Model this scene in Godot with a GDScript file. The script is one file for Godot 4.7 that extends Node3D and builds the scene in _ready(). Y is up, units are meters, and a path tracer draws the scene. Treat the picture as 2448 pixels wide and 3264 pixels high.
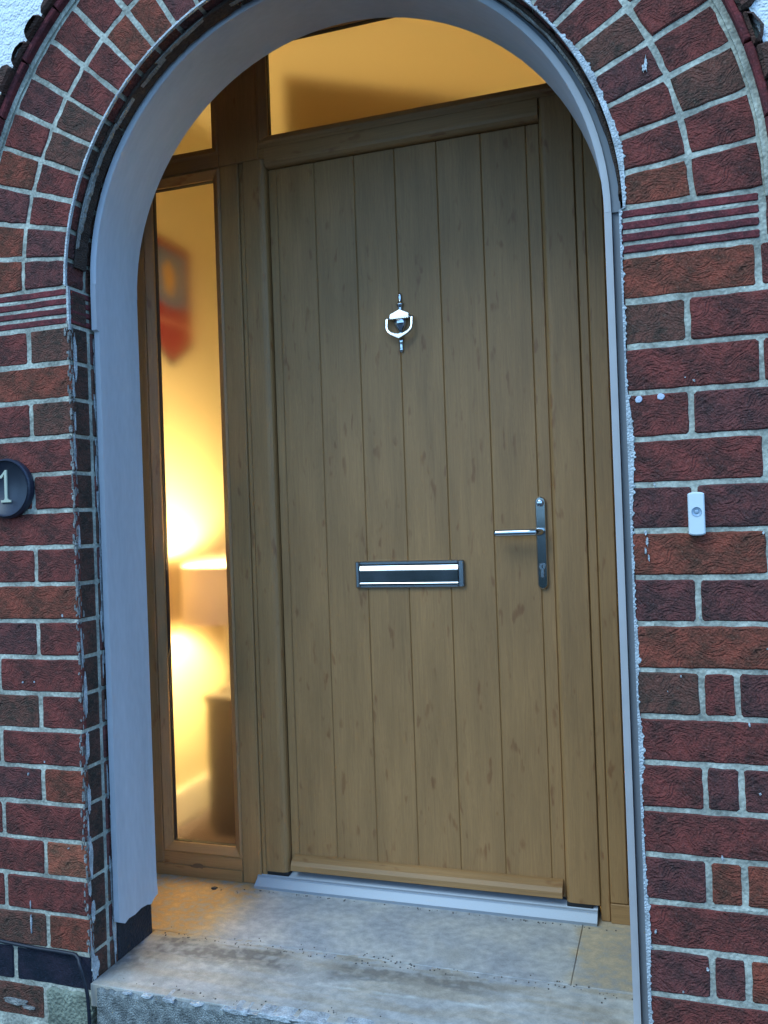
extends Node3D
# Arched brick porch with an oak-look front door at dusk. x runs along the wall (0 = arris of one jamb, 1.18 = the other), y up from the step, the wall face is z = 0.

const W := 1.18
const CO := 0.082            # one brick course
const BED0 := 1.452          # bed under the creasing tiles
const SPR := 1.537           # springing of the arch
const CX := 0.59
const RI := 0.597            # brick intrados
const RM := 0.712
const RO := 0.828
const ZF := -0.55            # face of the door frame
const ZL := -0.572           # face of the door leaf
var rng := RandomNumberGenerator.new()
var M := {}
var noise_a := FastNoiseLite.new()

# ---------------------------------------------------------------- nodes
func tag(o, label := "", category := "", group := "", kind := ""):
	if label: o.set_meta("label", label)
	if category: o.set_meta("category", category)
	if group: o.set_meta("group", group)
	if kind: o.set_meta("kind", kind)
	return o
func thing(called: String, label: String, category: String, at := Vector3.ZERO) -> Node3D:
	var o := Node3D.new()
	o.name = called
	add_child(o, true)
	o.position = at
	tag(o, label, category, "", "thing")
	return o
func put(called: String, st, mat, parent = self) -> MeshInstance3D:
	var o := MeshInstance3D.new()
	o.name = called
	o.mesh = st.commit() if st is SurfaceTool else st
	o.material_override = mat
	parent.add_child(o, true)
	return o
func flat() -> SurfaceTool:
	var st := SurfaceTool.new()
	st.begin(Mesh.PRIMITIVE_TRIANGLES)
	st.set_smooth_group(-1)
	return st
func done(st: SurfaceTool) -> SurfaceTool:
	st.generate_normals()
	return st

# ---------------------------------------------------------------- shapes
func tri(st: SurfaceTool, a: Vector3, b: Vector3, c: Vector3, out: Vector3):
	if (b - a).cross(c - a).dot(out) > 0.0:
		var t := b; b = c; c = t
	st.add_vertex(a); st.add_vertex(b); st.add_vertex(c)
func quad(st: SurfaceTool, a: Vector3, b: Vector3, c: Vector3, d: Vector3, out: Vector3):
	tri(st, a, b, c, out); tri(st, a, c, d, out)
# a box from a to b whose edges are cut by ch
func box(st: SurfaceTool, a: Vector3, b: Vector3, ch := 0.0):
	var c := (a + b) * 0.5
	var h := (b - a).abs() * 0.5
	ch = min(ch, min(h.x, min(h.y, h.z)) * 0.49)
	for ax in 3:
		var u := (ax + 1) % 3
		var v := (ax + 2) % 3
		for s in [-1.0, 1.0]:
			var q := []
			for k in [[-1.0, -1.0], [1.0, -1.0], [1.0, 1.0], [-1.0, 1.0]]:
				var p := Vector3.ZERO
				p[ax] = s * h[ax]; p[u] = k[0] * (h[u] - ch); p[v] = k[1] * (h[v] - ch)
				q.append(c + p)
			var n := Vector3.ZERO
			n[ax] = s
			quad(st, q[0], q[1], q[2], q[3], n)
	if ch <= 0.0: return
	for ax in 3:
		var u := (ax + 1) % 3
		var v := (ax + 2) % 3
		for s in [-1.0, 1.0]:
			for t in [-1.0, 1.0]:
				var q := []
				for e in [-1.0, 1.0]:
					var p1 := Vector3.ZERO
					p1[ax] = e * (h[ax] - ch); p1[u] = s * h[u]; p1[v] = t * (h[v] - ch)
					var p2 := Vector3.ZERO
					p2[ax] = e * (h[ax] - ch); p2[u] = s * (h[u] - ch); p2[v] = t * h[v]
					q.append(c + p1); q.append(c + p2)
				var n := Vector3.ZERO
				n[u] = s; n[v] = t
				quad(st, q[0], q[1], q[3], q[2], n)
	for sx in [-1.0, 1.0]:
		for sy in [-1.0, 1.0]:
			for sz in [-1.0, 1.0]:
				var s := Vector3(sx, sy, sz)
				tri(st, c + Vector3(sx * h.x, sy * (h.y - ch), sz * (h.z - ch)), c + Vector3(sx * (h.x - ch), sy * h.y, sz * (h.z - ch)), c + Vector3(sx * (h.x - ch), sy * (h.y - ch), sz * h.z), s)
func box_mesh(a: Vector3, b: Vector3, ch := 0.0) -> SurfaceTool:
	var st := flat()
	box(st, a, b, ch)
	return done(st)
# an outline in x and y (counter-clockwise seen from +z) pulled from z0 to z1, its front edge cut by ch
func prism(st: SurfaceTool, pts: PackedVector2Array, z0: float, z1: float, ch := 0.0, both := false):
	var n := pts.size()
	if Geometry2D.is_polygon_clockwise(pts):
		pts = pts.duplicate(); pts.reverse()
	var ins := PackedVector2Array()
	var nor := []
	for i in n:
		var e1 := (pts[i] - pts[(i + n - 1) % n]).normalized()
		var e2 := (pts[(i + 1) % n] - pts[i]).normalized()
		var m := (Vector2(e1.y, -e1.x) + Vector2(e2.y, -e2.x)).normalized()
		nor.append(m)
		ins.append(pts[i] - m * ch)
	var idx := Geometry2D.triangulate_polygon(ins if ch > 0.0 else pts)
	for k in range(0, idx.size(), 3):
		tri(st, V(ins[idx[k]], z1), V(ins[idx[k + 1]], z1), V(ins[idx[k + 2]], z1), Vector3.BACK)
		if both: tri(st, V(pts[idx[k]], z0), V(pts[idx[k + 1]], z0), V(pts[idx[k + 2]], z0), Vector3.FORWARD)
	for i in n:
		var j := (i + 1) % n
		var o := Vector3(nor[i].x + nor[j].x, nor[i].y + nor[j].y, 0)
		quad(st, V(pts[i], z0), V(pts[j], z0), V(pts[j], z1 - ch), V(pts[i], z1 - ch), o)
		if ch > 0.0: quad(st, V(pts[i], z1 - ch), V(pts[j], z1 - ch), V(ins[j], z1), V(ins[i], z1), o + Vector3(0, 0, 1))
func V(p: Vector2, z: float) -> Vector3: return Vector3(p.x, p.y, z)
# an outline in z and y pulled along x
func bar_x(st: SurfaceTool, pts: PackedVector2Array, x0: float, x1: float):
	if Geometry2D.is_polygon_clockwise(pts):
		pts = pts.duplicate(); pts.reverse()
	var idx := Geometry2D.triangulate_polygon(pts)
	for k in range(0, idx.size(), 3):
		for e in [[x0, Vector3.LEFT], [x1, Vector3.RIGHT]]:
			tri(st, Vector3(e[0], pts[idx[k]].y, pts[idx[k]].x), Vector3(e[0], pts[idx[k + 1]].y, pts[idx[k + 1]].x), Vector3(e[0], pts[idx[k + 2]].y, pts[idx[k + 2]].x), e[1])
	for i in pts.size():
		var a := pts[i]
		var b := pts[(i + 1) % pts.size()]
		var d := (b - a).normalized()
		quad(st, Vector3(x0, a.y, a.x), Vector3(x1, a.y, a.x), Vector3(x1, b.y, b.x), Vector3(x0, b.y, b.x), Vector3(0, -d.x, d.y))
# radius profile [[y, r] ...] turned about the y axis through at
func lathe(st: SurfaceTool, at: Vector3, prof: Array, seg := 24, squash := 1.0):
	st.set_smooth_group(0)
	for i in prof.size() - 1:
		for k in seg:
			var a0 := TAU * k / seg
			var a1 := TAU * (k + 1) / seg
			var p := []
			for e in [[prof[i], a0], [prof[i], a1], [prof[i + 1], a1], [prof[i + 1], a0]]:
				p.append(at + Vector3(cos(e[1]) * e[0][1], e[0][0], sin(e[1]) * e[0][1] * squash))
			var am := (a0 + a1) * 0.5
			var dy: float = prof[i + 1][0] - prof[i][0]
			var dr: float = prof[i + 1][1] - prof[i][1]
			var out := Vector3(cos(am) * dy, -dr, sin(am) * dy) * (1.0 if dy >= 0 else -1.0)
			if absf(dy) < 1e-6: out = Vector3(0, -signf(dr) if i > 0 else 1.0, 0)
			quad(st, p[0], p[1], p[2], p[3], out)
	st.set_smooth_group(-1)
# round bar along points; radii may differ in the two directions across it
func tube(st: SurfaceTool, path: Array, r: float, seg := 10, caps := true):
	st.set_smooth_group(0)
	var rings := []
	var up := Vector3(0.1, 0.9, 0.3).normalized()
	for i in path.size():
		var d: Vector3 = (path[min(i + 1, path.size() - 1)] - path[max(i - 1, 0)]).normalized()
		var s := d.cross(up).normalized()
		var t := s.cross(d).normalized()
		up = t
		var ring := []
		for k in seg:
			var a := TAU * k / seg
			ring.append(path[i] + (s * cos(a) + t * sin(a)) * r)
		rings.append(ring)
	for i in path.size() - 1:
		for k in seg:
			var k2 := (k + 1) % seg
			var m: Vector3 = (rings[i][k] + rings[i][k2]) * 0.5 - path[i]
			quad(st, rings[i][k], rings[i][k2], rings[i + 1][k2], rings[i + 1][k], m)
	if caps:
		for e in [0, path.size() - 1]:
			var o: Vector3 = path[e] - path[1 if e == 0 else e - 1]
			for k in seg:
				tri(st, path[e], rings[e][k], rings[e][(k + 1) % seg], o)
	st.set_smooth_group(-1)
# a rough outline round a rectangle: points every step, each shaken by amp
func rough_rect(x0: float, y0: float, x1: float, y1: float, step := 0.022, amp := 0.0012, corner := 0.004) -> PackedVector2Array:
	var p := PackedVector2Array()
	var cs := [Vector2(x0, y0), Vector2(x1, y0), Vector2(x1, y1), Vector2(x0, y1)]
	for i in 4:
		var a: Vector2 = cs[i]
		var b: Vector2 = cs[(i + 1) % 4]
		var d := (b - a).normalized()
		var l := a.distance_to(b)
		var c: float = min(corner, l * 0.2)
		var n: int = max(2, int(l / step))
		for k in n + 1:
			var t := c + (l - 2 * c) * k / n
			p.append(a + d * t + Vector2(rng.randf_range(-amp, amp), rng.randf_range(-amp, amp)))
	return p
func blob(c: Vector2, rx: float, ry: float, n := 12, rough := 0.35) -> PackedVector2Array:
	var p := PackedVector2Array()
	for i in n:
		var a := TAU * i / n
		var k := 1.0 + rng.randf_range(-rough, rough)
		p.append(c + Vector2(cos(a) * rx, sin(a) * ry) * k)
	return p
# the opening's contour, s in metres from the foot of the first jamb, o metres outward
const JAMB := 1.537
func contour(s: float, o: float) -> Vector2:
	var arc := PI * RI
	if s < JAMB: return Vector2(-o, s)
	if s < JAMB + arc:
		var a := PI - (s - JAMB) / RI
		return Vector2(CX + cos(a) * (RI + o), SPR + sin(a) * (RI + o))
	return Vector2(W + o, SPR - (s - JAMB - arc))

# ---------------------------------------------------------------- materials
func lin(r: float, g: float, b: float) -> Color: return Color(r, g, b).linear_to_srgb()
func mat(c: Color, rough := 0.8, metal := 0.0) -> StandardMaterial3D:
	var m := StandardMaterial3D.new()
	m.albedo_color = c
	m.roughness = rough
	m.metallic = metal
	return m
func fnl(seed_: int, freq: float, oct := 3, kind := FastNoiseLite.TYPE_SIMPLEX_SMOOTH, frac := FastNoiseLite.FRACTAL_FBM) -> FastNoiseLite:
	var n := FastNoiseLite.new()
	n.seed = seed_; n.frequency = freq; n.noise_type = kind
	n.fractal_type = frac; n.fractal_octaves = oct
	return n
func image(w: int, h: int, f: Callable) -> ImageTexture:
	var d := PackedByteArray()
	d.resize(w * h * 3)
	var k := 0
	for y in h:
		for x in w:
			var c: Color = f.call(x, y)
			d[k] = clampi(int(c.r * 255.0), 0, 255); d[k + 1] = clampi(int(c.g * 255.0), 0, 255); d[k + 2] = clampi(int(c.b * 255.0), 0, 255)
			k += 3
	return ImageTexture.create_from_image(Image.create_from_data(w, h, false, Image.FORMAT_RGB8, d))
func tripl(m: StandardMaterial3D, scale: Vector3, world := true, off := Vector3.ZERO):
	m.uv1_triplanar = true
	m.uv1_world_triplanar = world
	m.uv1_scale = scale
	m.uv1_offset = off
	m.uv1_triplanar_sharpness = 8.0
func relief(m: StandardMaterial3D, t: Texture2D, cm: float):
	m.heightmap_enabled = true
	m.heightmap_texture = t
	m.heightmap_scale = cm
func smooth(a: float, b: float, x: float) -> float: return smoothstep(a, b, x)

func make_materials():
	# brick: drag-wire ripples that wander, with torn edges
	var w1 := fnl(3, 0.011, 2); var w2 := fnl(4, 0.009, 2)
	var rid := fnl(5, 0.046, 3)
	var fine := fnl(6, 0.22, 2); var blot := fnl(7, 0.016, 3); var blot2 := fnl(8, 0.05, 3); var speck := fnl(9, 0.16, 2)
	var bh := image(512, 512, func(x: int, y: int):
		var wy := y + w1.get_noise_2d(x, y) * 34.0
		var wx := x + w2.get_noise_2d(x, y) * 14.0
		var r := 1.0 - absf(rid.get_noise_2d(wx * 0.55, wy * 1.9)) * 2.6
		var r2 := rid.get_noise_2d(wx * 1.2 + 500.0, wy * 3.6)
		var v := 0.46 + r * 0.30 * clampf(0.75 + w2.get_noise_2d(x * 2.5 + 70.0, y * 2.5) * 1.2, 0.25, 1.0) + r2 * 0.18 + fine.get_noise_2d(x, y) * 0.20
		return Color(v, v, v))
	var bc := image(512, 512, func(x: int, y: int):
		var b := blot.get_noise_2d(x, y); var c := blot2.get_noise_2d(x, y * 1.5); var f := fine.get_noise_2d(x, y)
		var v := 0.82 + b * 0.16 + c * 0.12 + f * 0.12
		var warm := b * 0.09 + c * 0.05
		var p := smooth(0.42, 0.55, speck.get_noise_2d(x * 0.8 + 90.0, y * 0.8)) * 0.16
		return Color(v + warm + p, v - warm * 0.5 + p * 1.6, v - warm * 0.6 + p * 1.8))
	var tint := {
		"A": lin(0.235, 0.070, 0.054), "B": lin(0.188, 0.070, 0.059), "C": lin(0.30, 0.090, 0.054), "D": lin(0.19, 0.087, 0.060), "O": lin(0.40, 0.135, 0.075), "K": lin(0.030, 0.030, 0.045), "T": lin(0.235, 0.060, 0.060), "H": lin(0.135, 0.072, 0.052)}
	for k in tint:
		for v in 4:
			var m := mat(tint[k], 0.93)
			m.metallic_specular = 0.3
			m.albedo_texture = bc
			relief(m, bh, 0.55 if not k in "TK" else 0.15)
			tripl(m, Vector3(2.0, 2.0, 2.0), false, Vector3(rng.randf_range(0.28, 0.72), rng.randf_range(0.1, 0.9), rng.randf()))
			M[k + str(v)] = m
	# mortar
	var g1 := fnl(21, 0.12, 3); var g2 := fnl(22, 0.014, 3)
	var mh := image(256, 256, func(x: int, y: int):
		var v := 0.5 + g1.get_noise_2d(x, y) * 0.45
		return Color(v, v, v))
	var mc := image(256, 256, func(x: int, y: int):
		var v := 0.82 + g1.get_noise_2d(x + 50.0, y) * 0.15 + g2.get_noise_2d(x, y) * 0.22
		return Color(v, v, v * 0.985))
	M.mortar = mat(lin(0.65, 0.63, 0.52), 0.95); M.mortar.albedo_texture = mc
	relief(M.mortar, mh, 0.25); tripl(M.mortar, Vector3(3.3, 3.3, 3.3))
	M.patch = mat(lin(0.34, 0.36, 0.27), 0.95); M.patch.albedo_texture = mc
	relief(M.patch, mh, 0.6); tripl(M.patch, Vector3(3, 3, 3))
	# concrete riser
	var cc := image(256, 256, func(x: int, y: int):
		var v := 0.74 + g1.get_noise_2d(x * 1.4, y * 1.4) * 0.30 + g2.get_noise_2d(x * 1.5, y * 1.5) * 0.25
		return Color(v, v * 1.0, v * 0.99))
	M.concrete = mat(lin(0.40, 0.41, 0.38), 0.95); M.concrete.albedo_texture = cc
	relief(M.concrete, mh, 0.45); tripl(M.concrete, Vector3(6, 6, 6))
	# pebble-dash render
	var pd := fnl(31, 0.05, 2, FastNoiseLite.TYPE_CELLULAR)
	var ph := image(256, 256, func(x: int, y: int):
		var v := 0.5 - pd.get_noise_2d(x, y) * 0.5 + g1.get_noise_2d(x, y) * 0.2
		return Color(v, v, v))
	M.render = mat(lin(0.88, 0.88, 0.85), 0.95)
	relief(M.render, ph, 0.9); tripl(M.render, Vector3(4.5, 4.5, 4.5))
	# paint, plaster
	M.lining = mat(lin(0.60, 0.605, 0.625), 0.6); M.lining.albedo_texture = image(256, 256, func(x: int, y: int):
		var v := 0.95 + g2.get_noise_2d(x * 2.0, y * 0.8) * 0.035 + g1.get_noise_2d(x * 1.5, y * 1.5) * 0.03
		return Color(v, v * 0.993, v * 0.99))
	relief(M.lining, mh, 0.04); tripl(M.lining, Vector3(0.6, 0.40, 1.7), true, Vector3(0.1, 0.02, 0.05))
	M.paint = mat(lin(0.74, 0.75, 0.75), 0.7); M.paint.albedo_texture = mc
	relief(M.paint, mh, 0.3); tripl(M.paint, Vector3(6, 6, 6))
	M.old_paint = mat(lin(0.40, 0.38, 0.35), 0.85); M.old_paint.albedo_texture = mc
	relief(M.old_paint, mh, 0.3); tripl(M.old_paint, Vector3(5, 5, 5))
	M.grey_fill = mat(lin(0.26, 0.29, 0.33), 0.7)
	M.old_timber = mat(lin(0.085, 0.050, 0.034), 0.9); M.old_timber.albedo_texture = mc
	relief(M.old_timber, mh, 0.5); tripl(M.old_timber, Vector3(3, 9, 3))
	M.bitumen = mat(lin(0.022, 0.02, 0.024), 0.75); relief(M.bitumen, mh, 0.6); tripl(M.bitumen, Vector3(3, 3, 3))
	# oak-look foil: long grain, small brown knots
	var gr := fnl(41, 0.09, 4); var gl := fnl(42, 0.012, 3); var kn := fnl(43, 0.020, 3); var kw := fnl(44, 0.03, 2)
	var oak_px := func(x: int, y: int):
		var wv := kw.get_noise_2d(x, y * 0.35) * 5.0
		var s := gr.get_noise_2d((x + wv) * 1.6, y * 0.045)
		var s2 := gr.get_noise_2d((x + wv) * 5.0 + 300.0, y * 0.11)
		var b := gl.get_noise_2d(x, y * 0.35)
		var k := smooth(0.32, 0.62, kn.get_noise_2d(x * 1.7 + wv * 2.0, y * 1.0)) * (0.55 + 0.45 * s2) * smooth(-0.25, 0.25, gl.get_noise_2d(x * 1.3 + 900.0, y * 0.6))
		var v := 0.86 + s * 0.04 + s2 * 0.065 + b * 0.07
		return Color(v * (1.0 - 0.22 * k), v * (0.985 - 0.33 * k), v * (0.965 - 0.38 * k))
	var oak_v := image(1024, 1024, func(x: int, y: int): return oak_px.call(int(x * 1.75), int(y * 1.1)))
	var oak_h := image(1024, 256, func(x: int, y: int): return oak_px.call(y, x))
	for v in 4:
		var m := mat(lin(0.470, 0.252, 0.096), 0.52)
		m.albedo_texture = oak_v
		relief(m, oak_v, 0.06)
		tripl(m, Vector3(0.585, 0.40, 0.585), true, Vector3(0.16, 0.005, 0.3))
		M["oak" + str(v)] = m
	M.oak_h = mat(lin(0.470, 0.252, 0.096), 0.52); M.oak_h.albedo_texture = oak_h
	relief(M.oak_h, oak_h, 0.06); tripl(M.oak_h, Vector3(0.43, 3.4, 3.4), true, Vector3(0.2, 0.5, 0.0))
	M.knot = mat(lin(0.16, 0.085, 0.04), 0.7)
	M.gasket = mat(lin(0.012, 0.012, 0.014), 0.5)
	M.chrome = mat(lin(0.54, 0.57, 0.60), 0.09, 1.0)
	M.satin = mat(lin(0.38, 0.40, 0.43), 0.25, 1.0)
	M.alu = mat(lin(0.34, 0.37, 0.41), 0.5, 0.35)
	M.black = mat(lin(0.014, 0.015, 0.018), 0.45)
	M.navy = mat(lin(0.022, 0.026, 0.040), 0.45)
	M.gold = mat(lin(0.50, 0.50, 0.37), 0.45)
	M.plastic = mat(lin(0.72, 0.76, 0.74), 0.35)
	M.button = mat(lin(0.33, 0.42, 0.50), 0.3)
	M.plug = mat(lin(0.55, 0.58, 0.66), 0.6)
	var gm := StandardMaterial3D.new()
	gm.albedo_color = Color(1, 1, 1, 0.0)
	gm.transparency = BaseMaterial3D.TRANSPARENCY_ALPHA
	gm.refraction_enabled = true
	gm.refraction_scale = 0.05
	gm.roughness = 0.19
	M.glass = gm
	# floor of the porch: worn stone, ochre smears by the jambs, dark damp bands
	var f1 := fnl(51, 0.012, 4); var f2 := fnl(52, 0.06, 3); var f3 := fnl(53, 0.02, 4)
	var fw := 1024; var fh := 384
	var floor_tex := image(fw, fh, func(px: int, py: int):
		var x := -0.40 + 2.0 * px / fw
		var z := -0.62 + 0.66 * py / fh
		var n1 := f1.get_noise_2d(px, py); var n2 := f2.get_noise_2d(px, py); var n3 := f3.get_noise_2d(px * 0.35, py * 1.6)
		var stone := Color(0.79, 0.77, 0.745)
		var ochre := Color(0.80, 0.63, 0.40)
		var grime := Color(0.33, 0.31, 0.29)
		var slab := Color(0.765, 0.76, 0.765)
		var wx := x + n1 * 0.05; var wz := z + n3 * 0.04 + n2 * 0.015
		var c := stone.lerp(Color(0.76, 0.69, 0.60), clampf(0.5 + n3 * 1.6, 0.0, 1.0) * 0.6)
		if wz < -0.235: c = slab.lerp(stone, clampf(0.5 + n1 * 1.2, 0, 1))
		var oc := smooth(0.24, 0.08, wx + 0.02) * smooth(-0.21, -0.255, wz)
		oc = maxf(oc, smooth(1.005, 1.04, wx) * smooth(-0.245, -0.26, z) * 0.42)
		oc *= clampf(0.85 + n2 * 0.9 + n1 * 0.5, 0.0, 1.0)
		c = c.lerp(ochre, oc)
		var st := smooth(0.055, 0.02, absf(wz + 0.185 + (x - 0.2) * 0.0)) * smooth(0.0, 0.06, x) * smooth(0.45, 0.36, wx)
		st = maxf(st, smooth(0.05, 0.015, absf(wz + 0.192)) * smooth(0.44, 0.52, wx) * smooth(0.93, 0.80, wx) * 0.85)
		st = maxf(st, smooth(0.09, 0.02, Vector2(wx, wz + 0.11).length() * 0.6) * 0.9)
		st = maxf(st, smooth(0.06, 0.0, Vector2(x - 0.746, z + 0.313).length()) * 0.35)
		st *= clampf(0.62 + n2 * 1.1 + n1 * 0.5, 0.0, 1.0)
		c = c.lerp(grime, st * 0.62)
		var sc := 0.0
		for q in [[0.47, 0.585, -0.119], [0.61, 0.722, -0.121], [0.774, 0.866, -0.125]]:
			sc = maxf(sc, smooth(0.006, 0.002, absf(z - q[2] + n2 * 0.006)) * smooth(q[0] - 0.01, q[0] + 0.02, x) * smooth(q[1] + 0.01, q[1] - 0.02, x))
		c = c.lerp(Color(0.86, 0.85, 0.82), sc * 0.8)
		var v := 1.0 + n2 * 0.12 + n1 * 0.10 + (float((px * 7919 + py * 104729 + px * py * 31) % 97) / 97.0 - 0.5) * 0.10
		return Color(c.r * v, c.g * v, c.b * v))
	M.floor = mat(Color(0.90, 0.90, 0.885), 0.7); M.floor.albedo_texture = floor_tex
	relief(M.floor, floor_tex, 0.15)
	# indoors
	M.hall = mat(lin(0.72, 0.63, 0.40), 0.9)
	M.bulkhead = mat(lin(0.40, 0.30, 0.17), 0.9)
	M.hall_white = mat(lin(0.78, 0.74, 0.64), 0.8)
	M.carpet = mat(lin(0.16, 0.12, 0.12), 1.0); relief(M.carpet, mh, 0.8); tripl(M.carpet, Vector3(5, 5, 5))
	M.cabinet = mat(lin(0.050, 0.042, 0.034), 0.6)
	M.porch = mat(lin(0.55, 0.54, 0.52), 0.9)
	M.shade = mat(lin(0.42, 0.34, 0.30), 0.9); M.shade.backlight_enabled = true; M.shade.backlight = Color(0.13, 0.11, 0.09)
	M.bulb = mat(lin(1, 0.8, 0.5), 0.5); M.bulb.emission_enabled = true; M.bulb.emission = Color(1, 0.74, 0.40); M.bulb.emission_energy_multiplier = 5.0
	M.red = mat(lin(0.30, 0.018, 0.022), 0.85)
	M.blue = mat(lin(0.10, 0.17, 0.36), 0.85)
	M.yellow = mat(lin(0.62, 0.34, 0.03), 0.85)
	M.pink = mat(lin(0.55, 0.22, 0.18), 0.85)
	M.paving = mat(lin(0.085, 0.085, 0.088), 0.95); M.paving.albedo_texture = mc; relief(M.paving, mh, 0.6); tripl(M.paving, Vector3(1.3, 1.3, 1.3))
	M.leaf = mat(lin(0.035, 0.065, 0.025), 0.7)
	M.grit = mat(lin(0.13, 0.11, 0.09), 0.95)
	M.black_flex = mat(lin(0.012, 0.014, 0.022), 0.5)

# ---------------------------------------------------------------- the wall
func brick(parent, x0: float, x1: float, y0: float, y1: float, col: String, deep := 0.03, called := "brick"):
	var c := Vector3((x0 + x1) * 0.5, (y0 + y1) * 0.5, rng.randf_range(-0.0012, 0.0016))
	var hx := (x1 - x0) * 0.5
	var hy := (y1 - y0) * 0.5
	var st := flat()
	prism(st, rough_rect(-hx, -hy, hx, hy, 0.018, 0.0010), -deep, 0.0, 0.0028)
	var o := put(called, done(st), M[col + str(rng.randi() % 4)], parent)
	o.position = c
	return o

func build_wall():
	var wall := thing("brick_wall", "dark red rustic brick wall with pale pointing round the arched porch opening", "wall")
	var x_lo := -0.75
	var x_hi := 2.0
	# mortar core: two piers and the arch band
	var st := flat()
	var zb := -0.225
	var zm := -0.0022
	box(st, Vector3(x_lo, -0.42, zb), Vector3(-0.004, SPR, zm))
	box(st, Vector3(W + 0.004, -0.42, zb), Vector3(x_hi, SPR, zm))
	var n := 72
	var inr := []
	var outr := []
	for i in n + 1:
		var a := PI * i / n
		var d := Vector2(cos(a), sin(a))
		inr.append(Vector2(CX, SPR) + d * (RI + 0.004))
		var t := 9.0
		if d.x > 1e-4: t = min(t, (x_hi - CX) / d.x)
		if d.x < -1e-4: t = min(t, (x_lo - CX) / d.x)
		if d.y > 1e-4: t = min(t, (2.75 - SPR) / d.y)
		outr.append(Vector2(CX, SPR) + d * t)
	for i in n:
		quad(st, V(inr[i], zm), V(inr[i + 1], zm), V(outr[i + 1], zm), V(outr[i], zm), Vector3.BACK)
		quad(st, V(inr[i], zb), V(inr[i + 1], zb), V(outr[i + 1], zb), V(outr[i], zb), Vector3.FORWARD)
		var m: Vector2 = Vector2(CX, SPR) - (inr[i] + inr[i + 1]) * 0.5
		quad(st, V(inr[i], zm), V(inr[i + 1], zm), V(inr[i + 1], zb), V(inr[i], zb), Vector3(m.x, m.y, 0))
	put("mortar", done(st), M.mortar, wall)
	# coursed bricks
	var J := 0.0044
	var cols_r := ["C", "DA", "A", "AB", "A", "BB", "C", "BB", "C", "DAB", "A", "ABB", "A", "BCC", "A", "BBC", "A", "AB", "A"]
	var cols_l := ["DA", "C", "DA", "A", "AA", "A", "AA", "C", "AB", "A", "AD", "A", "CB", "A", "OA", "A", "CD", "K", "A"]
	var pool := "AABBADCAB"
	for i in 19:
		var y1 := BED0 - i * CO - J
		var y0 := BED0 - (i + 1) * CO + J
		# beyond the opening
		var lens := [0.224]
		if i % 2 == 1: lens = [0.108, 0.224] if i < 9 else [0.108, 0.0585, 0.224]
		var x := W
		var k := 0
		while x < x_hi - 0.05:
			var l: float = lens[min(k, lens.size() - 1)]
			var cs: String = cols_r[i]
			var c: String = cs[k] if k < cs.length() else pool[rng.randi() % pool.length()]
			brick(wall, x + (0.0 if k == 0 else J), min(x + l - J, x_hi), y0, y1, c, 0.065 if k == 0 else 0.03)
			x += l; k += 1
		# this side of the opening
		lens = [0.112, 0.224] if i % 2 == 0 else [0.224]
		if i == 17: lens = [0.205, 0.224]
		if i == 18: lens = [0.125, 0.224]
		x = 0.0
		k = 0
		while x > x_lo + 0.05:
			var l: float = lens[min(k, lens.size() - 1)]
			var cs: String = cols_l[i]
			var c: String = cs[k] if k < cs.length() else pool[rng.randi() % pool.length()]
			if i == 17: c = "K"
			if not (i == 18 and k == 0):
				var b: MeshInstance3D = brick(wall, max(x - l + J, x_lo), x - (0.0 if k == 0 else J), y0, y1, c, 0.012 if k == 0 else 0.03)
				if c == "K": b.set_meta("label", "dark blue engineering brick")
			x -= l; k += 1
	# courses outside the arch band, level with the creasing tiles
	for i in [-1, -2]:
		var y1: float = BED0 - i * CO - J
		var y0: float = BED0 - (i + 1) * CO + J
		var x := 1.415
		while x < x_hi - 0.05:
			var l := 0.224 if (x > 1.42 or i == -2) else 0.13
			brick(wall, x + J, min(x + l - J, x_hi), y0, y1, "BDAB"[rng.randi() % 4])
			x += l
		x = -0.235
		while x > x_lo + 0.05:
			var l := 0.224 if (x < -0.24 or i == -2) else 0.13
			brick(wall, max(x - l + J, x_lo), x - J, y0, y1, "BDAB"[rng.randi() % 4])
			x -= l
	# bricks that show in the reveal behind the facing bricks
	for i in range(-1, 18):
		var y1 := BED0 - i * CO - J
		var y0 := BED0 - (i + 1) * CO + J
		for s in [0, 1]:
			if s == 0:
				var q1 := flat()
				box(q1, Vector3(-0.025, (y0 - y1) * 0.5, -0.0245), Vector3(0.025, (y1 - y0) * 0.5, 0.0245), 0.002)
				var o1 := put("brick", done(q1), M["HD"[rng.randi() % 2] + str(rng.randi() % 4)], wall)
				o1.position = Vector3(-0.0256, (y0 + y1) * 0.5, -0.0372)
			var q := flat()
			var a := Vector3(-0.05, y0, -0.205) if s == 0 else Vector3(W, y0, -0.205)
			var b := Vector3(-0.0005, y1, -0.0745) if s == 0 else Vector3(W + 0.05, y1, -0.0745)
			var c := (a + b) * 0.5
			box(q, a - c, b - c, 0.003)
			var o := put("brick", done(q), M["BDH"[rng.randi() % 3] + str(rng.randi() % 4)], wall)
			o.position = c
	# creasing tiles
	for s in [0, 1]:
		var x0 := -0.228 if s == 0 else W + 0.001
		var x1 := -0.001 if s == 0 else 1.408
		for k in 4:
			var ya := BED0 + 0.0048 + k * 0.0211
			var q := flat()
			var c := Vector3((x0 + x1) * 0.5, ya + 0.0062, rng.randf_range(-0.0005, 0.0025))
			prism(q, rough_rect(-(x1 - x0) * 0.5, -0.0067, (x1 - x0) * 0.5, 0.0067, 0.02, 0.0007, 0.002), -0.2, 0.0, 0.0016)
			put("creasing_tile", done(q), M["T" + str(k)], wall).position = c
	# arch: two rings of cut bricks
	var pool2 := ["A", "B", "A", "B", "D", "A", "B", "A", "C", "B"]
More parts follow.
